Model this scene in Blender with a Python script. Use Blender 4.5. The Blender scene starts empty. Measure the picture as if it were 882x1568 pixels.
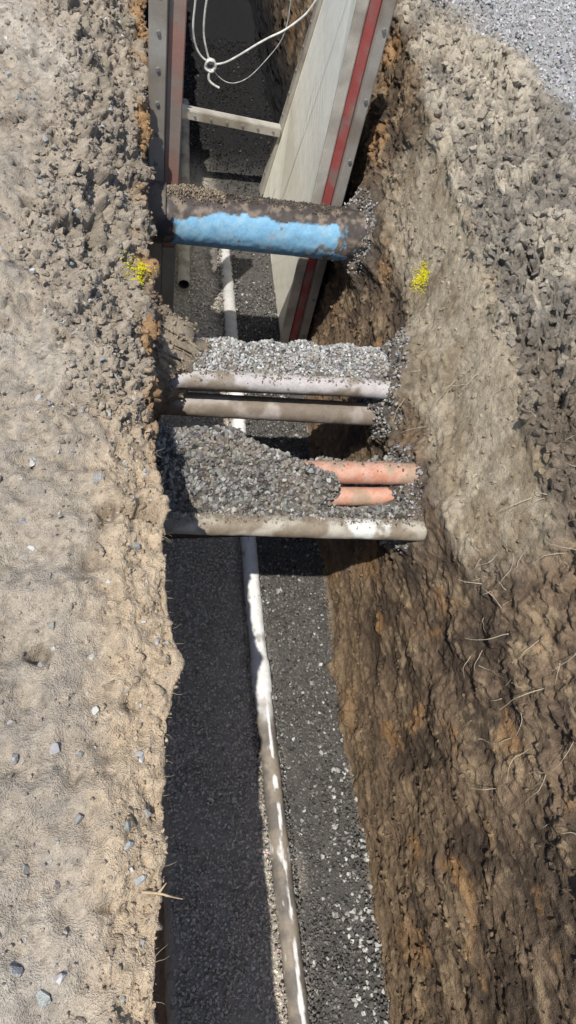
import bpy, bmesh, math
import numpy as np
from mathutils import Vector, Matrix
rng=np.random.default_rng(7)
scene=bpy.context.scene

# ------------------------------------------------------------------ noise
def _tables(seed):
    r=np.random.default_rng(seed)
    perm=r.permutation(256); perm=np.concatenate([perm,perm,perm]).astype(np.int32)
    g=r.normal(size=(256,3)); g/=np.linalg.norm(g,axis=1)[:,None]
    return perm,g.astype(np.float32)
_T={}
def perlin(P,seed=0):
    if seed not in _T:_T[seed]=_tables(seed)
    perm,G=_T[seed]
    P=P.astype(np.float32)
    I=np.floor(P).astype(np.int32); f=P-I; I&=255
    u=f*f*f*(f*(f*6-15)+10)
    out=np.zeros(len(P),np.float32)
    for dx in (0,1):
        wx=u[:,0] if dx else 1-u[:,0]
        hx=perm[(I[:,0]+dx)&255]
        for dy in (0,1):
            wy=u[:,1] if dy else 1-u[:,1]
            hy=perm[hx+((I[:,1]+dy)&255)]
            for dz in (0,1):
                wz=u[:,2] if dz else 1-u[:,2]
                h=perm[hy+((I[:,2]+dz)&255)]
                g=G[h]
                d=g[:,0]*(f[:,0]-dx)+g[:,1]*(f[:,1]-dy)+g[:,2]*(f[:,2]-dz)
                out+=wx*wy*wz*d
    return out*1.6
def fbm(P,scale,octv=4,seed=0,gain=.5):
    o=np.zeros(len(P),np.float32);a=1.;s=scale;t=0
    for i in range(octv):
        o+=a*perlin(P*s+i*17.3,seed+i); t+=a; a*=gain; s*=2.03
    return o/t
def ridged(P,scale,octv=3,seed=0,gain=.55):
    o=np.zeros(len(P),np.float32);a=1.;s=scale;t=0
    for i in range(octv):
        o+=a*np.abs(perlin(P*s+i*11.1,seed+i)); t+=a; a*=gain; s*=2.1
    return o/t
def worley(P,seed=0):
    r=np.random.default_rng(seed+99)
    perm=r.permutation(256);perm=np.concatenate([perm,perm,perm]).astype(np.int32)
    J=r.random((256,3)).astype(np.float32); C=r.random(256).astype(np.float32)
    P=P.astype(np.float32); I=np.floor(P).astype(np.int32); f=P-I; I&=255
    best=np.full(len(P),9.,np.float32); sec=best.copy(); cid=np.zeros(len(P),np.float32)
    for dx in (-1,0,1):
        hx=perm[(I[:,0]+dx)&255]
        for dy in (-1,0,1):
            hy=perm[hx+((I[:,1]+dy)&255)]
            for dz in (-1,0,1):
                h=perm[hy+((I[:,2]+dz)&255)]
                j=J[h]
                d=(j[:,0]+dx-f[:,0])**2+(j[:,1]+dy-f[:,1])**2+(j[:,2]+dz-f[:,2])**2
                m=d<best
                sec=np.where(m,best,np.minimum(sec,d))
                best=np.where(m,d,best); cid=np.where(m,C[h],cid)
    return np.sqrt(best),np.sqrt(sec),cid
def ss(a,b,x):
    t=np.clip((x-a)/(b-a),0,1); return t*t*(3-2*t)
def mixc(A,B,w):
    return A*(1-w[:,None])+B*w[:,None]
def C(*c): return np.array(c,np.float32)

# ------------------------------------------------------------------ mesh helper
def make_mesh(name,V,F,col=None,mat=None,flat=False,parent=None):
    me=bpy.data.meshes.new(name)
    V=np.asarray(V,np.float32);F=np.asarray(F,np.int32);k=F.shape[1]
    me.vertices.add(len(V));me.vertices.foreach_set('co',V.ravel())
    me.loops.add(F.size);me.loops.foreach_set('vertex_index',F.ravel())
    me.polygons.add(len(F));me.polygons.foreach_set('loop_start',np.arange(0,F.size,k,dtype=np.int32))
    me.update(calc_edges=True)
    if col is not None:
        a=me.color_attributes.new('Col','FLOAT_COLOR','POINT')
        c=np.ones((len(V),4),np.float32);c[:,:3]=np.clip(col,0.004,.9);a.data.foreach_set('color',c.ravel())
    if flat: me.shade_flat()
    else: me.shade_smooth()
    ob=bpy.data.objects.new(name,me);scene.collection.objects.link(ob)
    if mat: me.materials.append(mat)
    if parent: ob.parent=parent
    return ob
def empty(name):
    e=bpy.data.objects.new(name,None);scene.collection.objects.link(e);return e

# ------------------------------------------------------------------ material
def attr_mat(name,rough=.95,nscale=180,namp=.35,bump=.5,bdist=.004,spec=.2,metal=0.,coarse=30,contrast=.35):
    m=bpy.data.materials.new(name);m.use_nodes=True;nt=m.node_tree;N=nt.nodes;L=nt.links
    b=N['Principled BSDF'];b.inputs['Roughness'].default_value=rough
    b.inputs['Specular IOR Level'].default_value=spec;b.inputs['Metallic'].default_value=metal
    at=N.new('ShaderNodeAttribute');at.attribute_name='Col'
    tc=N.new('ShaderNodeTexCoord')
    n1=N.new('ShaderNodeTexNoise');n1.inputs['Scale'].default_value=nscale;n1.inputs['Detail'].default_value=2;n1.inputs['Roughness'].default_value=.7
    n2=N.new('ShaderNodeTexNoise');n2.inputs['Scale'].default_value=coarse;n2.inputs['Detail'].default_value=4;n2.inputs['Roughness'].default_value=.62
    for n in(n1,n2):L.new(tc.outputs['Object'],n.inputs['Vector'])
    ad=N.new('ShaderNodeMath');ad.operation='ADD';L.new(n1.outputs['Fac'],ad.inputs[0]);L.new(n2.outputs['Fac'],ad.inputs[1])
    mr=N.new('ShaderNodeMapRange');mr.inputs['From Min'].default_value=1-contrast;mr.inputs['From Max'].default_value=1+contrast
    mr.inputs['To Min'].default_value=1-namp;mr.inputs['To Max'].default_value=1+namp
    L.new(ad.outputs[0],mr.inputs['Value'])
    vm=N.new('ShaderNodeVectorMath');vm.operation='SCALE';L.new(at.outputs['Color'],vm.inputs[0]);L.new(mr.outputs[0],vm.inputs['Scale'])
    L.new(vm.outputs[0],b.inputs['Base Color'])
    bp=N.new('ShaderNodeBump');bp.inputs['Strength'].default_value=bump;bp.inputs['Distance'].default_value=bdist
    L.new(ad.outputs[0],bp.inputs['Height']);L.new(bp.outputs[0],b.inputs['Normal'])
    return m
M_soil=attr_mat('soil',.97,260,.28,.9,.009,.1,coarse=60,contrast=.3)
M_stone=attr_mat('crushed_stone',.85,300,.25,.4,.002,.25,coarse=80)
M_pipe=attr_mat('dusty_plastic_pipe',.6,120,.18,.3,.0015,.3,coarse=25)
M_metal=attr_mat('weathered_painted_metal',.55,160,.14,.2,.001,.35,0.1,coarse=14)

# ------------------------------------------------------------------ terrain
fine=np.arange(-.35,4.3,.0066)
ys=np.concatenate([-.35-np.geomspace(.02,80,34)[::-1],fine,np.arange(4.3,9.2,.03),9.2+np.geomspace(.05,80,22)])
SY=[-90,-4.4,-3.2,-.5,-.12,.195,.36,.465,.55,.60,.8,1.0,1.3,1.56,1.9,2.26,2.6,2.9,3.4,5,9.6,10.6,95]
lip=[.01,.01,.01,.012,.02,.04,.055,.075,.105,.085,.072,.074,.06,.05,.055,.075,.065,.065,.10,.10,.1,.1,.1]
Y=ys
def itp(sy,v): return np.interp(Y,sy,v)
yy3=np.stack([Y*0,Y,Y*0],1)
xl=itp(SY,lip)+.018*fbm(yy3,8,5,5,.6)
zl=itp([0,.9,1.2,1.5,2.0,3.3,4.5],[-.035,-.045,-.08,-.17,-.24,-.22,-.14])
xc=itp([-1,0,.5,.9,1.2,1.52,1.84,2.4,2.85,3.3,5],[-.07,-.06,-.02,-.03,-.06,-.14,-.25,-.2,-.16,-.25,-.25])+.03*fbm(yy3,3,3,6)
zc=itp([0,1,2,3],[-.004,-.008,-.01,-.01])
st=[-1,.5,1.05,2.0,3.0,4.0,6]
nodes=[
 (Y*0-80,Y*0),(Y*0-1.0,Y*0),(xc,zc),(xl,zl),(xl-.03,zl-.09),(Y*0+.05,Y*0-.8),(Y*0+.07,Y*0-1.65),
 (itp(st,[.90,.90,.90,.93,1.03,1.08,1.1]),Y*0-1.65),
 (itp(st,[.94,.94,.94,1.00,1.08,1.14,1.15]),itp(st,[-1.15,-1.15,-1.1,-1.1,-1.1,-1.1,-1.1])),
 (itp(st,[1.0,1.0,.98,1.06,1.12,1.2,1.2]),itp(st,[-.65,-.65,-.62,-.75,-.7,-.6,-.6])),
 (itp(st,[1.08,1.06,.99,1.10,1.14,1.17,1.3]),itp(st,[-.32,-.33,-.36,-.46,-.38,-.3,-.3])),
 (itp(st,[1.2,1.2,1.17,1.22,1.22,1.26,1.4]),itp(st,[-.05,-.06,-.05,-.05,-.0,.02,.04])),
 (itp(st,[1.45,1.45,1.40,1.48,1.55,1.65,1.8]),itp(st,[.03,.03,.05,.12,.14,.12,.1])),
 (Y*0+3.0,Y*0+.03),(Y*0+80,Y*0)]
cnt=[14,100,44,14,14,14,50,80,76,54,80,74,150,14]
X2=[];Z2=[];S=[]
for i,n in enumerate(cnt):
    if i==0: t=1-np.geomspace(1,.0005,n,endpoint=False)
    elif i==13: t=np.concatenate([[0],np.geomspace(.0006,1,n-1)])
    elif i==1: t=1-(1-np.linspace(0,1,n,endpoint=False))**1.25
    elif i==12: t=np.linspace(0,1,n,endpoint=False)**1.25
    else: t=np.linspace(0,1,n,endpoint=False)
    a,b=nodes[i],nodes[i+1]
    for tt in t:
        X2.append(a[0]*(1-tt)+b[0]*tt);Z2.append(a[1]*(1-tt)+b[1]*tt);S.append(i+tt)
X2=np.array(X2).T;Z2=np.array(Z2).T;S=np.array(S)
fade=1-np.clip(np.maximum((Y-9.4)/1.0,(-3.2-Y)/1.0),0,1)
k=np.ones(7)/7
lo,hi=14,X2.shape[1]-15
Xs=X2.copy();Zs=Z2.copy()
for r in range(X2.shape[0]):
    Xs[r,lo+6:hi-6]=np.convolve(X2[r],k,'same')[lo+6:hi-6];Zs[r,lo+6:hi-6]=np.convolve(Z2[r],k,'same')[lo+6:hi-6]
X2,Z2=Xs,Zs
Z2=Z2*fade[:,None]
nr,nc=X2.shape
Y2=np.repeat(Y[:,None],nc,1);S2=np.repeat(S[None,:],nr,0)
P=np.stack([X2,Y2,Z2],2)
du=np.gradient(P,axis=1);dv=np.gradient(P,axis=0)
Nn=np.cross(du,dv);Nn/=np.linalg.norm(Nn,axis=2)[:,:,None]+1e-9
if Nn[nr//2,50,2]<0:Nn=-Nn
P=P.reshape(-1,3);Nn=Nn.reshape(-1,3);s=S2.ravel();x,y,z=P.T
near=ss(60,20,np.abs(x))*ss(60,20,np.abs(y))
n_big=fbm(P,2.2,3,20);n_mid=fbm(P,9,4,30,.55);n_fine=fbm(P,38,3,40,.6)
rd1=ridged(P,14,4,150)
wv=np.stack([n_mid,n_fine*.6,-n_mid*.7+n_fine*.4],1)
Wp=P+wv*.06
f1,f2,c1=worley(Wp*np.array([11,11,13]),3)
g1,g2,c2=worley((P+wv*.02)*30,4)
h1,h2_,c3=worley((P+wv*.14)*np.array([5.5,5.5,6.5]),6)
blk=(c1-.35)*ss(.0,.22,f2-f1); blk2=(c2-.3)*ss(.0,.3,g2-g1); slab=(c3-.4)*ss(.0,.10,h2_-h1)
Q=np.stack([x*1.6,y*.55+z*.10,z*1.1],1)
streak=fbm(Q,8,5,50,.58)
leftg=ss(3.05,2.9,s); lslope=ss(1.85,2.15,s)*ss(3.3,3.0,s)*ss(.9,1.5,y)
rwall=ss(6.9,7.1,s)*ss(10.6,9.9,s); rface=ss(9.8,10.1,s)*ss(11.3,10.9,s)
rtop=ss(10.9,11.15,s)*ss(13.2,12.6,s)
floor=ss(5.9,6.1,s)*ss(7.05,6.95,s); lwall=ss(2.9,3.3,s)*ss(6,5.8,s)
d=np.zeros(len(P),np.float32)
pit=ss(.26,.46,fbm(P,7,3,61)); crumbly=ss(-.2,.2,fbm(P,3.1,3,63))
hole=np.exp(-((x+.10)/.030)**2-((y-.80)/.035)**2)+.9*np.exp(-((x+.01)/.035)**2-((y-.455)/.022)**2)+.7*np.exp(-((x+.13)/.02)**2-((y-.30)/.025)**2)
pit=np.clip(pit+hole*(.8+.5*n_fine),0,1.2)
d+=leftg*(.024*n_big+.048*n_mid+.010*n_fine+.008*blk2*crumbly+.040*blk*ss(.0,.3,fbm(P,4,3,64))-.045*pit-.020*ss(.12,.0,rd1)*crumbly)
d+=lslope*(.040*n_mid+.040*blk+.014*blk2+.014*n_fine-.02*ss(.12,.0,rd1)+.03*slab)
d+=rwall*(.035*n_big+.022*streak+.018*n_mid+.009*n_fine+.014*blk2*ss(-.1,.3,n_mid)+.026*blk*ss(.0,.3,n_big))
sandy=rface*ss(.75,1.0,y)*ss(2.95,2.5,y+.25*n_mid)
d+=rface*(.02*n_big+.010*n_mid+.004*n_fine)+(rface-sandy)*(.03*n_mid+.030*blk+.014*blk2)-sandy*.014*ss(.07,.0,rd1)
gravz=ss(1.45,1.70,x+.3*(y-3.1)+.15*n_mid)*ss(1.9,2.4,y)
d+=rtop*(1-.75*gravz)*(.06*n_big+.065*n_mid+.050*blk+.085*slab+.020*blk2+.018*n_fine-.035*ss(.14,.0,rd1))
d+=floor*(.008*n_mid+.004*n_fine)+lwall*(.02*n_mid)
def bulge(y0,z0,sy,sz,a,side):
    m=(s>6.8) if side>0 else ((s>3)&(s<6))
    return a*np.exp(-((y-y0)/sy)**2-((z-z0)/sz)**2)*m
b1=bulge(1.83,-.60,.17,.17,.17,1);b2=bulge(1.30,-.60,.18,.16,.12,1);b3=bulge(2.8,-.62,.2,.16,.12,1)
b4=bulge(1.88,-.50,.15,.18,.26,-1);b5=bulge(1.32,-.55,.16,.12,.05,-1);b6=bulge(2.8,-.6,.2,.15,.08,-1)
bb=b1+b2+b3;bl=b4+b5+b6
d+=(bb+bl)*(1+.4*n_mid)+ (bb>.03)*(.012*blk2+.006*n_fine)+(b4>.03)*(.012*blk2+.03*n_mid+.02*blk)
Pd=P+Nn*(d*near)[:,None]
# ---- colours
def T(*c): return np.tile(C(*c),(len(P),1))
nb=fbm(P,1.7,3,80);ng=fbm(P,22,4,90);no=fbm(P,5,3,95)
col=T(.42,.36,.285)
col=mixc(col,T(.52,.465,.39),ss(-.2,.35,nb+.4*ng))
col=mixc(col,T(.53,.415,.285),ss(-.16,-.02,x+.06*ng)*ss(1.5,1.0,y)*.85)
col=mixc(col,T(.32,.285,.24),ss(.02,.30,ng+.5*no)*.75*ss(.02,-.15,x))
col=mixc(col,T(.34,.29,.225),np.clip(lslope*ss(-.25,.15,ng+nb)*.9,0,1))
col=mixc(col,T(.42,.24,.10),lslope*ss(2.7,2.95,s)*ss(-.05,.15,no)*.8)
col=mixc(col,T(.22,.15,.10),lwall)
nm2=fbm(P,13,5,98,.62)
t=ss(-.14,.14,no+.8*nm2);wc=mixc(T(.22,.158,.105),T(.105,.078,.056),t)
wc=mixc(wc,T(.36,.27,.17),ss(.10,.24,.7*streak+.6*nm2)*.8)
wc=mixc(wc,T(.40,.235,.11),ss(.17,.34,fbm(P,4.3,4,97)+.3*nm2)*.6)
wc=mixc(wc,T(.055,.044,.036),ss(.14,.28,-.5*streak-.7*nm2+.2*ng)*.6)
wc=mixc(wc,T(.27,.195,.125),ss(8.0,7.4,s)*.5)
R=ss(6.9,7.1,s)*ss(11.3,10.9,s)
col=mixc(col,wc,R)
sc=mixc(T(.46,.39,.285),T(.33,.265,.18),ss(-.1,.3,no+.3*ng))
col=mixc(col,sc,sandy*.96)
rc=mixc(T(.25,.225,.19),T(.50,.44,.35),ss(-.2,.25,nb*.6+.7*n_mid+.4*(c1-.5)+.3*(c3-.5)+.3*ng))
rc=mixc(rc,T(.14,.108,.08),ss(1.7,1.2,y+.4*no)*ss(1.9,1.5,x)*.85)
col=mixc(col,rc,ss(10.95,11.12,s+.3*n_mid))
col=mixc(col,T(.38,.38,.38),rtop*gravz)
col=mixc(col,T(.13,.12,.105),np.clip(bb*12,0,1)*.9)
col=mixc(col,T(.42,.35,.26),np.clip(b4*9,0,1)*.95)
flr=mixc(T(.47,.425,.36),T(.105,.10,.093),ss(.47,.63,x+.10*fbm(P*np.array([1,1,0]),3,3,19)))  # floor colour raised on shaded left, lowered on sunlit right, to even the light
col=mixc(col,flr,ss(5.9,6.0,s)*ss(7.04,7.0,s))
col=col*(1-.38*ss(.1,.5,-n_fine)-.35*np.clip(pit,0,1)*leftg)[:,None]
col=col*(.90+.2*c2)[:,None]
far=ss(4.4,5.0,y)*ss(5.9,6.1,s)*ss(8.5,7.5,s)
col=mixc(col,T(.022,.022,.023),far)  # far floor and lower wall: dark mud plus trench shade put into colour
idx=np.arange(nr*nc).reshape(nr,nc)
F=np.stack([idx[:-1,:-1],idx[:-1,1:],idx[1:,1:],idx[1:,:-1]],2).reshape(-1,4)
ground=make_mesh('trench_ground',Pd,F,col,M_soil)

# ------------------------------------------------------------------ stones
shapes=[]
for i in range(14):
    bm=bmesh.new();r=np.random.default_rng(100+i)
    for q in range(13):
        v=r.normal(size=3);v/=np.linalg.norm(v);v*=np.array([1,.8,.62])*r.uniform(.8,1.1);bm.verts.new(v)
    res=bmesh.ops.convex_hull(bm,input=bm.verts)
    loose=[v for v in bm.verts if not v.link_faces]
    for v in loose:bm.verts.remove(v)
    bmesh.ops.triangulate(bm,faces=bm.faces[:]);bm.verts.index_update()
    shapes.append((np.array([v.co[:] for v in bm.verts],np.float32),np.array([[v.index for v in f.verts] for f in bm.faces],np.int32)));bm.free()
def stones(name,pos,rad,col,mat=M_stone,parent=None,seed=1,flat=True):
    r=np.random.default_rng(seed);n=len(pos);pick=r.integers(0,len(shapes),n)
    q=r.normal(size=(n,4));q/=np.linalg.norm(q,axis=1)[:,None];w,a,b,c=q.T
    R=np.stack([1-2*(b*b+c*c),2*(a*b-c*w),2*(a*c+b*w),2*(a*b+c*w),1-2*(a*a+c*c),2*(b*c-a*w),2*(a*c-b*w),2*(b*c+a*w),1-2*(a*a+b*b)],1).reshape(n,3,3)
    VV=[];FF=[];CC=[];off=0
    for k in range(len(shapes)):
        m=np.where(pick==k)[0]
        if len(m)==0:continue
        v,f=shapes[k]
        vv=np.einsum('nij,kj->nki',R[m],v)*rad[m][:,None,None]+pos[m][:,None,:]
        VV.append(vv.reshape(-1,3));FF.append((f[None]+np.arange(len(m))[:,None,None]*len(v)).reshape(-1,3)+off)
        CC.append(np.repeat(col[m],len(v),0));off+=len(m)*len(v)
    return make_mesh(name,np.concatenate(VV),np.concatenate(FF),np.concatenate(CC),mat,flat,parent)
def stonecols(n,base,var,seed,light=.08,lightcol=(.42,.42,.41)):
    r=np.random.default_rng(seed);c=np.array(base)[None]*(1+var*r.normal(size=(n,1)))
    c=c*(1+.04*r.normal(size=(n,3)));m=r.random(n)<light;c[m]=np.array(lightcol)*r.uniform(.7,1.1,(m.sum(),1));return np.clip(c,.02,.8)
n=44000
py=np.concatenate([rng.uniform(-.5,3.6,37000),rng.uniform(3.6,6.5,7000)])
xr=np.interp(py,st,[.90,.90,.90,.93,1.03,1.08,1.1])
px=.06+rng.random(n)*(xr-.05)
PP=np.stack([px,py,np.zeros(n)],1)
pz=-1.65+.010*fbm(PP,4,2,12)+rng.uniform(-.002,.009,n)+.02*ss(.06,.0,xr-px)
rad=rng.uniform(.0045,.0100,n)
big=rng.random(n)<(.015+.16*ss(.20,.05,xr-px)*ss(.9,.2,py));rad[big]*=rng.uniform(1.3,2.0,big.sum())
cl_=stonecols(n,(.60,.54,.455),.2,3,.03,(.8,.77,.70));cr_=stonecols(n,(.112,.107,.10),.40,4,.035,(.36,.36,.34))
cc=mixc(cl_,cr_,ss(.47,.63,px+.10*fbm(PP,3,3,19)))  # stone colour split counters shade on the left and sun on the right
wm=big&(rng.random(n)<.7);cc[wm]=C(.50,.50,.48)*rng.uniform(.6,1.1,(wm.sum(),1))
dk=ss(4.0,4.8,py);cc=cc*(1-.85*dk[:,None])  # far stones darkened to match, mud and trench shade in one tone
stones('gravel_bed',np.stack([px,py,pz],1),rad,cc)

def scatter(name,mask,n,r0,r1,colfn,mat,seed,p=2.5,lift=.3,flat=True):
    r=np.random.default_rng(seed);ids=np.where(mask)[0];ids=r.choice(ids,n)
    rd=r0+(r1-r0)*r.random(n)**p
    pos=Pd[ids]+r.normal(size=(n,3))*.003+Nn[ids]*(rd*lift)[:,None]
    return stones(name,pos,rd,colfn(ids,r),mat,None,seed,flat)
vis=(y>-.4)&(y<4.2)
lcol=lambda ids,r:np.clip(col[ids]*(r.uniform(.75,1.15,(len(ids),1))),.02,.7)
scatter('soil_crumbs',vis&(s>1.3)&(s<3.0),11000,.0012,.008,lcol,M_soil,11,2.6)
scatter('soil_clods',vis&(s>1.3)&(s<3.0),320,.010,.030,lcol,M_soil,21,2,-.2,False)
scatter('soil_crumbs',vis&(s>1.9)&(s<3.2)&(y>1.2),5500,.002,.017,lcol,M_soil,12,2.5)
gc=lambda ids,r:stonecols(len(ids),(.36,.355,.34),.2,5,.25,(.48,.48,.455))
scatter('loose_stones',vis&(s>1.2)&(s<2.8),440,.005,.017,gc,M_stone,13,1.7,.2)
sp=np.array([(-.219,-.007,.017),(-.173,-.056,.019),(-.157,.12,.012),(-.087,1.01,.018),(-.178,2.66,.022),(-.26,.9,.016),(-.21,1.25,.014),(-.2,.55,.013),(-.12,.35,.012),(-.235,2.1,.013),(-.13,1.22,.013)])
zi=[Pd[np.argmin((Pd[:,0]-a)**2+(Pd[:,1]-b)**2+(np.abs(Pd[:,2])>.1)*9),2] for a,b,_ in sp]
stones('loose_stones',np.stack([sp[:,0],sp[:,1],np.array(zi)+sp[:,2]*.2],1),sp[:,2],stonecols(len(sp),(.36,.35,.33),.12,6,0),M_soil,None,22)
scatter('soil_clods',vis&(s>11.0)&(s<13)&(x<2.6)&(gravz<.5),12000,.002,.030,lcol,M_soil,14,3.0,.0)
scatter('soil_crumbs',vis&(s>7.2)&(s<11.0),8000,.0015,.014,lcol,M_soil,15,3,.1)
scatter('roadside_gravel',(gravz>.4)&(x<2.9)&(y<4.3)&(s>11)&(s<13),14000,.004,.013,lambda i,r:stonecols(len(i),(.35,.345,.34),.25,8,.12,(.52,.52,.51)),M_stone,16,1.5,.3)
scatter('packed_gravel',(bb>.035)&(s>7),3500,.004,.011,lambda i,r:stonecols(len(i),(.22,.21,.20),.4,9,.1),M_stone,17,1.2,.3)
scatter('soil_crumbs',(b4>.03),1500,.002,.012,lcol,M_soil,18,2,.2)

# ------------------------------------------------------------------ tubes
def tube(name,pts,r,colfn,mat=M_pipe,parent=None,seg=40,step=.006,thick=.006,amp=.0008,rfn=None,seed=0):
    pts=np.array(pts,float);L=np.concatenate([[0],np.cumsum(np.linalg.norm(np.diff(pts,axis=0),axis=1))])
    m=max(4,int(L[-1]/step));t=np.linspace(0,L[-1],m);c=np.stack([np.interp(t,L,pts[:,i]) for i in range(3)],1)
    tan_=np.gradient(c,axis=0);tan_/=np.linalg.norm(tan_,axis=1)[:,None]
    up=np.array([0,0,1.]) if abs(tan_[0,2])<.9 else np.array([0,1.,0])
    e1=np.cross(tan_,up);e1/=np.linalg.norm(e1,axis=1)[:,None];e2=np.cross(e1,tan_)
    a=np.linspace(0,2*np.pi,seg,endpoint=False)
    dirs=e1[:,None,:]*np.cos(a)[None,:,None]+e2[:,None,:]*np.sin(a)[None,:,None]
    rr=np.full(m,r) if rfn is None else r*rfn(t)
    out=c[:,None,:]+dirs*rr[:,None,None]
    op=out.reshape(-1,3);nn=fbm(op,30,3,200+seed);nl=fbm(op,7,2,210+seed)
    op=op+dirs.reshape(-1,3)*(amp*(nn+.6*nl)*2)[:,None]
    inn=(c[:,None,:]+dirs*(rr-thick)[:,None,None])[::-1].reshape(-1,3)
    V=np.concatenate([op,inn]);R=2*m;idx=np.arange(R*seg).reshape(R,seg);j=np.roll(idx,-1,1);k=np.roll(idx,-1,0);kj=np.roll(j,-1,0)
    F=np.stack([idx,j,kj,k],2).reshape(-1,4)
    cl=colfn(op,dirs.reshape(-1,3));V2=np.concatenate([cl,np.tile(C(.06,.055,.05),(len(inn),1))])
    return make_mesh(name,V,F,V2,mat,False,parent)
def dirty(base,dirt,lo,hi,sc=9,topw=.0,seed=0,d2=None):
    def f(p,nrm):
        b=np.tile(C(*base),(len(p),1));m=ss(lo,hi,fbm(p,sc,5,300+seed)+topw*nrm[:,2])
        c=mixc(b,np.tile(C(*dirt),(len(p),1)),m)
        return c*(1+.12*fbm(p,60,2,310)[:,None])
    return f
def bluecol(p,nr_):
    n1=fbm(p,7,5,401);n2=fbm(p,24,4,402)
    b=mixc(np.tile(C(.19,.40,.58),(len(p),1)),np.tile(C(.25,.44,.585),(len(p),1)),ss(-.2,.3,n2))
    b=mixc(b,np.tile(C(.32,.36,.37),(len(p),1)),ss(.22,.42,fbm(p,14,5,408))*.5)
    dk=mixc(np.tile(C(.06,.05,.045),(len(p),1)),np.tile(C(.20,.16,.125),(len(p),1)),ss(-.1,.3,n2))
    X=p[:,0]
    m=np.maximum.reduce([ss(.70,.75,nr_[:,2]+.26*n1+.10*n2+.18*ss(.4,.2,X)-.10*ss(.35,.8,X)),ss(.215,.18,X+.08*n1),ss(.93,.97,X+.12*n1+.1*n2),ss(.42,.46,n1+.4*n2)*.9,ss(.66,.74,X+.3*n1+.2*n2-.45*(nr_[:,2]+.2))*ss(.0,.08,n2)*ss(.80,.86,X)])
    return mixc(b,dk,m)
blue=empty('blue_water_main')
tube('pipe_barrel',[(-.15,2.84,-.60),(1.3,2.755,-.62)],.118,bluecol,parent=blue,amp=.0015,seg=96,step=.004,thick=.012,seed=1)
tube('collar',[(.075,2.83,-.60),(.165,2.826,-.60)],.130,dirty((.05,.05,.052),(.13,.11,.09),-.1,.3),parent=blue,amp=.002,seg=56,thick=.02)
n=2600;r=np.random.default_rng(31);X=np.concatenate([.05+.38*r.random(1700)**1.0,r.uniform(.38,.98,900)]);th=r.normal(.18,.24,n)
yc=2.84-.0586*(X+.15)
lump=.026*np.clip(fbm(np.stack([X,X*0,X*0],1),9,2,5)+.5,0,1)*ss(.52,.36,X)
clp=np.stack([X,yc+.119*np.sin(th),-.604-.014*X+.119*np.cos(th)+r.uniform(0,1,n)*(.004+lump)],1)
cb=np.where((X<.42)[:,None],C(.34,.28,.21),C(.13,.11,.09))
stones('clay_crumbs',clp,.0015+.008*r.random(n)**2,np.clip(cb*r.uniform(.6,1.3,(n,1)),.02,.5),M_soil,blue,32,False)

duct=empty('gravel_covered_duct')
tube('duct_barrel',[(-.05,1.87,-.555),(1.2,1.83,-.555)],.075,dirty((.20,.19,.18),(.16,.14,.12),-.1,.3),parent=duct)
tube('front_conduit',[(-.05,1.785,-.50),(.86,1.745,-.50),(1.15,1.73,-.515)],.036,dirty((.43,.405,.395),(.23,.19,.15),-.05,.15,7,topw=-.15),parent=duct,seed=4)
tube('lower_conduit',[(-.05,1.80,-.66),(1.15,1.73,-.66)],.046,dirty((.36,.32,.29),(.20,.165,.13),-.1,.15,6),parent=duct,seed=5)  # pipe and dirt tones darkened; shadow on this conduit is in the colour
r=np.random.default_rng(45);n=520;X=r.uniform(.15,.95,n);th=r.normal(.15,.45,n)
stones('fallen_grit',np.stack([X,1.783-.044*X+.037*np.sin(th),-.50+.037*np.cos(th)],1),.0015+.007*r.random(n)**2.2,stonecols(n,(.28,.245,.20),.3,6,.1),M_soil,duct,46)
def heap(x0,x1,y0,y1,hf,zb,basecol,parent,n,scol,rmin,rmax,seed,light=.1,lc=(.42,.42,.41)):
    gx=np.linspace(x0,x1,int((x1-x0)/.008));gy=np.linspace(y0,y1,int((y1-y0)/.008))
    A,B=np.meshgrid(gx,gy);Pz=hf(A.ravel(),B.ravel());V=np.stack([A.ravel(),B.ravel(),Pz],1)
    V[:,2]+=.008*fbm(V,20,3,seed)
    nx,ny=len(gx),len(gy);idx=np.arange(nx*ny).reshape(ny,nx)
    F=np.stack([idx[:-1,:-1],idx[:-1,1:],idx[1:,1:],idx[1:,:-1]],2).reshape(-1,4)
    Vb=V.copy();Vb[:,2]=np.minimum(V[:,2]-.01,zb);Fb=F[:,::-1]+nx*ny
    rim=np.concatenate([idx[0,:],idx[1:,-1],idx[-1,-2::-1],idx[-2:0:-1,0]]);r2=np.roll(rim,-1)
    Fs=np.stack([rim,rim+nx*ny,r2+nx*ny,r2],1)
    make_mesh('packed_core',np.concatenate([V,Vb]),np.concatenate([F,Fb,Fs]),np.tile(C(*basecol),(2*len(V),1)),M_soil,False,parent)
    r=np.random.default_rng(seed);px=r.uniform(x0,x1,n);py=r.uniform(y0-.004,y1+.004,n)+.012*np.sin(px*29)
    pz=hf(px,py)+r.uniform(-.004,.010,n)
    sc_=stonecols(n,scol,.35,seed,light,lc)
    dm=ss(.0,.35,fbm(np.stack([px,py,px*0],1),9,4,seed+7)+.25*r.normal(size=n))*.6
    sc_=mixc(sc_,np.tile(C(.24,.20,.15),(n,1)),dm)
    stones('crushed_stone',np.stack([px,py,pz],1),rmin+(rmax-rmin)*r.random(n)**1.5,sc_,M_stone,parent,seed)
def h2(a,b):
    yc=1.875-.03*a
    e=np.abs(b-yc)/.095
    return -.450-.05*e**3+.014*np.sin(a*17)*np.cos(b*40)+.01*np.sin(a*43+b*9)-.03*ss(.9,1.0,a)
heap(.16,1.02,1.775,1.965,h2,-.56,(.20,.185,.165),duct,4600,(.32,.32,.31),.004,.012,41,.25,(.54,.54,.53))
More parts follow.
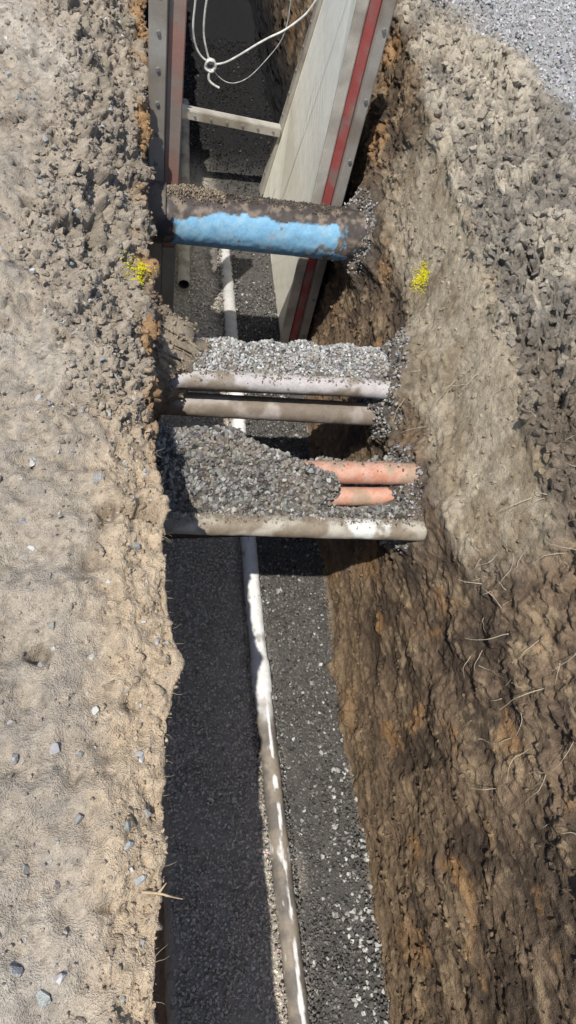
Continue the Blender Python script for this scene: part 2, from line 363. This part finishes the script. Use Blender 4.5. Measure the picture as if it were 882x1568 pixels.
bed=empty('gravel_bedding')
def h3(a,b):
    full=ss(.57,.51,a+.03*np.sin(b*37)+2.3*np.clip(b-1.36,-.065,.1))
    top=-.372-.155*ss(1.42,1.19,b)-.05*ss(1.445,1.475,b)
    low=-.60+.085*np.exp(-((b-1.205)/.035)**2)
    z=top*full+low*(1-full)
    return z+.010*np.sin(a*23+1)*np.cos(b*31)+.007*np.sin(a*51)*np.sin(b*60)+.03*ss(.88,1.0,a)
heap(.03,1.02,1.185,1.47,h3,-.64,(.12,.108,.092),bed,6600,(.175,.17,.16),.005,.016,42,.14,(.40,.40,.38))
def orangecol(p,nr_):
    n1=fbm(p,10,5,420);b=np.tile(C(.50,.235,.155),(len(p),1))
    b=mixc(b,np.tile(C(.54,.35,.27),(len(p),1)),ss(-.1,.4,fbm(p,25,3,421)+.3*nr_[:,2])*.6)
    return mixc(b,np.tile(C(.34,.255,.18),(len(p),1)),np.clip(ss(.0,.25,n1)*.8+ss(.68,.56,p[:,0])*.5,0,1))
tube('orange_conduit',[(.05,1.365,-.475),(1.1,1.325,-.475)],.039,orangecol,seed=6)
tube('orange_conduit',[(.05,1.31,-.560),(1.1,1.285,-.560)],.034,orangecol,seed=7)
r=np.random.default_rng(55);n=160;X=.5+.45*r.random(n)**1.6;th=r.normal(.2,.5,n)
stones('fallen_grit',np.stack([X,1.367-.038*X+.040*np.sin(th),-.475+.040*np.cos(th)],1),.0015+.006*r.random(n)**2.2,stonecols(n,(.28,.22,.17),.3,6,.1),M_soil,None,56)
def greypipe(p,nr_):
    n1=fbm(p,8,5,430);b=np.tile(C(.40,.365,.30),(len(p),1))
    c=mixc(b,np.tile(C(.22,.18,.13),(len(p),1)),ss(-.12,.15,n1))
    c=mixc(c,np.tile(C(.60,.60,.56),(len(p),1)),ss(.05,.2,n1+.3-6*np.abs(p[:,0]-.745))*(nr_[:,2]>-.1))
    return c
tube('grey_conduit',[(-.05,1.18,-.505),(.972,1.115,-.505)],.035,greypipe,seed=8,amp=.0014)
r=np.random.default_rng(35);n=750;X=r.uniform(.05,.97,n);th=r.normal(.35,.4,n)
stones('fallen_grit',np.stack([X,1.177-.0636*(X+.0)+.036*np.sin(th),-.505+.036*np.cos(th)],1),.0015+.007*r.random(n)**2.5,stonecols(n,(.24,.21,.17),.3,6,.1),M_stone,None,36)

def whitecol(p,nr_):
    X,Y_,Z_=p.T
    n1=fbm(np.stack([X*3,Y_*.8,Z_*3],1),12,4,440);n2=fbm(p,9,4,441)
    dirt=mixc(np.tile(C(.27,.23,.185),(len(p),1)),np.tile(C(.15,.135,.12),(len(p),1)),ss(-.2,.2,n2))
    ang=nr_[:,0]
    clean=ss(.76,.92,Y_+.15*n2)
    m=(1-clean)*ss(-.30,-.02,n1+.5*n2+.25-.9*np.exp(-((ang-.25)/.20)**2)*ss(-.30,.2,n2+.05)) + clean*ss(.30,.42,n2+.5*n1)*.6
    m=np.maximum(m,.5*ss(2.4,3.3,Y_))
    b=np.tile(C(.74,.74,.73),(len(p),1))
    return mixc(b,dirt,np.clip(m,0,1))
def rf(t):
    o=np.ones_like(t)
    for yb in (1.02+.5,2.72+.5): o+=.16*ss(yb-.005,yb+.003,t)*ss(yb+.16,yb+.13,t)
    return o
tube('sewer_pipe',[(.555,-.6,-1.634),(.548,.2,-1.632),(.546,.9,-1.628),(.55,1.4,-1.628),(.575,2.4,-1.633),(.60,3.3,-1.642),(.62,3.95,-1.66)],.040,whitecol,rfn=rf,amp=.0012,step=.006,seed=9,seg=48)
n=2600;r=np.random.default_rng(38);yy=r.uniform(-.5,3.9,n);sd_=r.choice([-1,1],n);xc_=np.interp(yy,[-.6,.2,.9,1.4,2.4,3.3,3.95],[.555,.548,.546,.55,.575,.60,.62])+sd_*r.uniform(.026,.06,n)
hc=np.where((sd_<0)[:,None],stonecols(n,(.26,.24,.215),.3,4,.03),stonecols(n,(.13,.125,.118),.35,4,.05))  # haunch stones carry the same light-evening colour split across the pipe
stones('gravel_haunch',np.stack([xc_,yy,-1.630+r.uniform(-.004,.012,n)],1),r.uniform(.004,.010,n),hc,M_stone,None,39)
tube('steel_tube',[(.325,3.47,-1.59),(.43,5.4,-1.59)],.037,dirty((.42,.38,.31),(.25,.22,.17),-.1,.3),seed=10)

# ------------------------------------------------------------------ trench shield
sh=empty('trench_shield')
def hexa(name,bl,tl,col,mat=M_metal,parent=sh,dens=.03,seed=0,bev=True):
    bm=bmesh.new();vs=[bm.verts.new(p) for p in list(bl)+list(tl)]
    for f in((3,2,1,0),(4,5,6,7),(0,1,5,4),(1,2,6,5),(2,3,7,6),(3,0,4,7)):bm.faces.new([vs[i] for i in f])
    bmesh.ops.recalc_face_normals(bm,faces=bm.faces[:])
    bmesh.ops.bevel(bm,geom=bm.edges[:],offset=.004,segments=2,affect='EDGES')
    for it in range(9):
        es=[e for e in bm.edges if e.calc_length()>dens*2]
        if not es:break
        bmesh.ops.subdivide_edges(bm,edges=es,cuts=1)
    bmesh.ops.triangulate(bm,faces=bm.faces[:]);bm.verts.index_update()
    V=np.array([v.co[:] for v in bm.verts],np.float32);F=np.array([[v.index for v in f.verts] for f in bm.faces],np.int32);bm.free()
    c=col(V,V*0) if callable(col) else np.tile(C(*col),(len(V),1))
    return make_mesh(name,V,F,c,mat,True,parent)
def box(name,x0,x1,y0,y1,z0,z1,col,**k):
    return hexa(name,[(x0,y0,z0),(x1,y0,z0),(x1,y1,z0),(x0,y1,z0)],[(x0,y0,z1),(x1,y0,z1),(x1,y1,z1),(x0,y1,z1)],col,**k)
beige=dirty((.88,.86,.75),(.74,.69,.56),.2,.6,3);galv=dirty((.38,.355,.31),(.27,.235,.19),-.1,.4,6);redc=dirty((.40,.095,.085),(.30,.20,.17),-.1,.25,9)
rust=dirty((.36,.20,.16),(.32,.27,.23),-.05,.3,6)
ZB,ZT=-1.66,.30
def rx(yy,z,x0): return x0+(yy-3.04)/1.49*(.04+.136*(z-ZB))
def slab_(name,x0,x1,y0,y1,z0,z1,col,**k):
    q=lambda z:[(rx(y0,z,x0),y0,z),(rx(y0,z,x1),y0,z),(rx(y1,z,x1),y1,z),(rx(y1,z,x0),y1,z)]
    return hexa(name,q(z0),q(z1),col,**k)
slab_('right_skin',.895,.920,3.07,4.46,ZB,ZT,beige)
slab_('right_edge_channel',.880,.930,3.035,3.068,ZB,ZT,dirty((.58,.54,.46),(.34,.30,.25),0,.4,6))
box('right_red_post',.933,.973,3.02,3.10,ZB,ZT,redc)
box('right_outer_post',.976,1.02,2.985,3.11,ZB,ZT,galv)
slab_('right_far_frame',.872,.93,4.463,4.55,ZB,ZT,galv)
box('left_outer_post',.095,.165,3.06,3.17,ZB,ZT-.08,galv)
box('left_red_post',.168,.238,3.09,3.17,-1.0,ZT-.08,rust)
box('left_inner_post',.168,.238,3.09,3.17,ZB,-1.003,galv)
box('left_skin',.18,.215,3.173,4.46,ZB,-.75,beige)
box('left_far_frame',.17,.25,4.463,4.55,ZB,-.5,galv)
hexa('spreader',[(.25,4.44,-1.12),(.98,4.44,-1.20),(.98,4.50,-1.20),(.25,4.50,-1.12)],[(.25,4.44,-1.06),(.98,4.44,-1.14),(.98,4.50,-1.14),(.25,4.50,-1.06)],dirty((.42,.40,.35),(.25,.22,.18),0,.4,8))
box('spreader_foot',.25,.262,4.41,4.53,-1.16,-1.02,galv)
bp=[]
for i,zz in enumerate(np.arange(-1.5,.2,.14)):
    bp.append((rx(4.5,zz,.872)-.002,4.505,zz,'x'));bp.append((.13,3.058,zz,'y'))
    if i%2==0: bp.append((1.0,2.983,zz,'y'))
for i,q in enumerate(np.linspace(.32,.93,7)): bp.append((q,4.438,-1.09-.08*(q-.25)/.75,'y'))
bm=bmesh.new()
for (a,b,c_,ax) in bp:
    rot=Matrix.Rotation(math.pi/2,4,'Y') if ax=='x' else Matrix.Rotation(math.pi/2,4,'X')
    bmesh.ops.create_cone(bm,cap_ends=True,segments=8,radius1=.010,radius2=.008,depth=.010,matrix=Matrix.Translation((a,b,c_))@rot)
bmesh.ops.triangulate(bm,faces=bm.faces[:]);bm.verts.index_update()
V=np.array([v.co[:] for v in bm.verts]);F=np.array([[v.index for v in f.verts] for f in bm.faces]);bm.free()
make_mesh('bolts',V,F,np.tile(C(.2,.19,.18),(len(V),1)),M_metal,True,sh)

# ------------------------------------------------------------------ ropes, roots
def curve(name,splines,rad,colr,parent=None,taper=False):
    cu=bpy.data.curves.new(name,'CURVE');cu.dimensions='3D';cu.bevel_depth=rad;cu.bevel_resolution=2;cu.resolution_u=8
    for pts in splines:
        sp=cu.splines.new('NURBS');sp.points.add(len(pts)-1);sp.order_u=3;sp.use_endpoint_u=True
        for i,p in enumerate(pts):
            sp.points[i].co=(*p[:3],1);sp.points[i].radius=(1-.75*i/(len(pts)-1)) if taper else 1
    m=bpy.data.materials.new(name+'_fibre');m.use_nodes=True;nt=m.node_tree;b=nt.nodes['Principled BSDF'];b.inputs['Roughness'].default_value=.85
    nz=nt.nodes.new('ShaderNodeTexNoise');nz.inputs['Scale'].default_value=90;cr=nt.nodes.new('ShaderNodeValToRGB')
    cr.color_ramp.elements[0].color=(*[v*.6 for v in colr],1);cr.color_ramp.elements[1].color=(*colr,1);cr.color_ramp.elements[0].position=.35;cr.color_ramp.elements[1].position=.6
    nt.links.new(nz.outputs['Fac'],cr.inputs[0]);nt.links.new(cr.outputs[0],b.inputs['Base Color']);cu.materials.append(m)
    ob=bpy.data.objects.new(name,cu);scene.collection.objects.link(ob)
    if parent:ob.parent=parent
    return ob
rope=empty('white_rope')
curve('cord',[[(.33,3.62,.5),(.315,3.6,.1),(.314,3.6,-.074),(.305,3.6,-.2),(.335,3.6,-.30),(.40,3.6,-.342),(.46,3.59,-.33),(.53,3.6,-.29),(.65,3.6,-.2),(.745,3.6,-.15),(.87,3.58,-.01),(.95,3.5,.4)],
 [(.42,3.6,.4),(.36,3.6,-.06),(.355,3.6,-.2),(.375,3.6,-.28),(.40,3.6,-.342)]],.0048,(.68,.66,.60),rope)
kn=[]
for i in range(26):
    a=i*1.1;kn.append((.40+.026*math.cos(a)+.006*math.sin(3*a),3.595+.014*math.sin(a*1.7),-.345+.03*math.sin(a)))
curve('knot',[kn,[(.40,3.59,-.36),(.39,3.59,-.40),(.41,3.59,-.43),(.45,3.59,-.445)]],.006,(.70,.68,.62),rope)
curve('thin_line',[[(.41,3.6,-.36),(.465,3.6,-.43),(.575,3.6,-.41),(.67,3.6,-.29),(.74,3.6,-.18),(.74,3.6,.0),(.72,3.6,.4)]],.0022,(.45,.45,.43),rope)
r=np.random.default_rng(78)
def near_pt(mask): return r.choice(np.where(mask)[0])
roots=[]
for i in range(100):
    j=near_pt((s>9.2)&(s<11.6)&(y>.0)&(y<1.75)&((y<1.0)|(s>11.0)|(y>1.4)));p=Pd[j].copy();nv=Nn[j];d0=nv*.35+r.normal(size=3)*.5+np.array([-.2,-.2,-.3]);d0/=np.linalg.norm(d0)
    L=r.uniform(.03,.14);pts=[p]
    for q in range(6):
        d0=d0+r.normal(size=3)*.24+np.array([0,0,-.08]);d0/=np.linalg.norm(d0);p=p+d0*L/6;pts.append(p)
    roots.append([tuple(v) for v in pts])
curve('exposed_roots',roots,.0013,(.50,.43,.32),None,True)
fib=[]
for i in range(110):
    j=near_pt((s>2.9)&(s<3.6)&(y>-.2)&(y<1.25));p=Pd[j].copy();d0=np.array([.6,0,-.4])+r.normal(size=3)*.45;d0/=np.linalg.norm(d0)
    L=r.uniform(.008,.035);pts=[p]
    for q in range(4):
        d0=d0+r.normal(size=3)*.3;d0/=np.linalg.norm(d0);p=p+d0*L/4;pts.append(p)
    fib.append([tuple(v) for v in pts])
curve('dry_root_fibres',fib,.0008,(.34,.27,.17),None,True)
curve('broken_twig',[[(.0,.09,-.02),(.03,.085,-.012),(.055,.075,-.02),(.075,.07,-.03)],[(.03,.085,-.012),(.045,.10,-.01)]],.0032,(.50,.38,.24),None,True)

def paint(cx,cy,cz,n,seed):
    r=np.random.default_rng(seed);dd=np.linalg.norm(Pd-np.array([cx,cy,cz]),axis=1)
    c0=Pd[np.argmin(dd)];dd=np.linalg.norm(Pd-c0,axis=1);ids=np.where(dd<.075)[0]
    w=np.exp(-(dd[ids]/.034)**2)*(ss(-.3,.2,fbm(Pd[ids],40,2,seed))+.05);ids=r.choice(ids,n,p=w/w.sum())
    rd=r.uniform(.0018,.0042,n);pos=Pd[ids]+Nn[ids]*.002+r.normal(size=(n,3))*.0022
    stones('yellow_marking_paint',pos,rd,np.clip(C(.86,.77,.05)*r.uniform(.8,1.05,(n,1)),.02,.88),M_soil,None,seed)
paint(.035,2.0,-.18,900,91)
paint(1.18,2.17,-.33,900,92)

# ------------------------------------------------------------------ light, camera
Sd=Vector((-.295,-.34,1)).normalized()
sun=bpy.data.lights.new('sun','SUN');sun.energy=4.9;sun.angle=math.radians(.5);sun.color=(1,.95,.87)
so=bpy.data.objects.new('sun',sun);so.rotation_euler=Sd.to_track_quat('Z','Y').to_euler();scene.collection.objects.link(so)
w=bpy.data.worlds.new('World');scene.world=w;w.use_nodes=True;nt=w.node_tree
bg=nt.nodes['Background'];sky=nt.nodes.new('ShaderNodeTexSky');sky.sky_type='NISHITA';sky.sun_disc=False
sky.sun_elevation=math.asin(Sd.z);sky.sun_rotation=math.atan2(Sd.x,Sd.y)%(2*math.pi)
nt.links.new(sky.outputs[0],bg.inputs['Color']);bg.inputs['Strength'].default_value=.14
cam=bpy.data.cameras.new('camera');co=bpy.data.objects.new('camera',cam);scene.collection.objects.link(co)
cam.sensor_fit='VERTICAL';cam.sensor_height=36;cam.lens=36*1106/1568;cam.clip_start=.02;cam.clip_end=400
Rm=Matrix(((.978,.0208,-.2079),(-.1233,.8607,-.4940),(.1687,.5085,.8444)))
co.matrix_world=Matrix.Translation((0,0,1.55))@Rm.to_quaternion().to_matrix().to_4x4()
scene.camera=co
scene.view_settings.view_transform='Standard';scene.view_settings.look='None';scene.view_settings.exposure=0
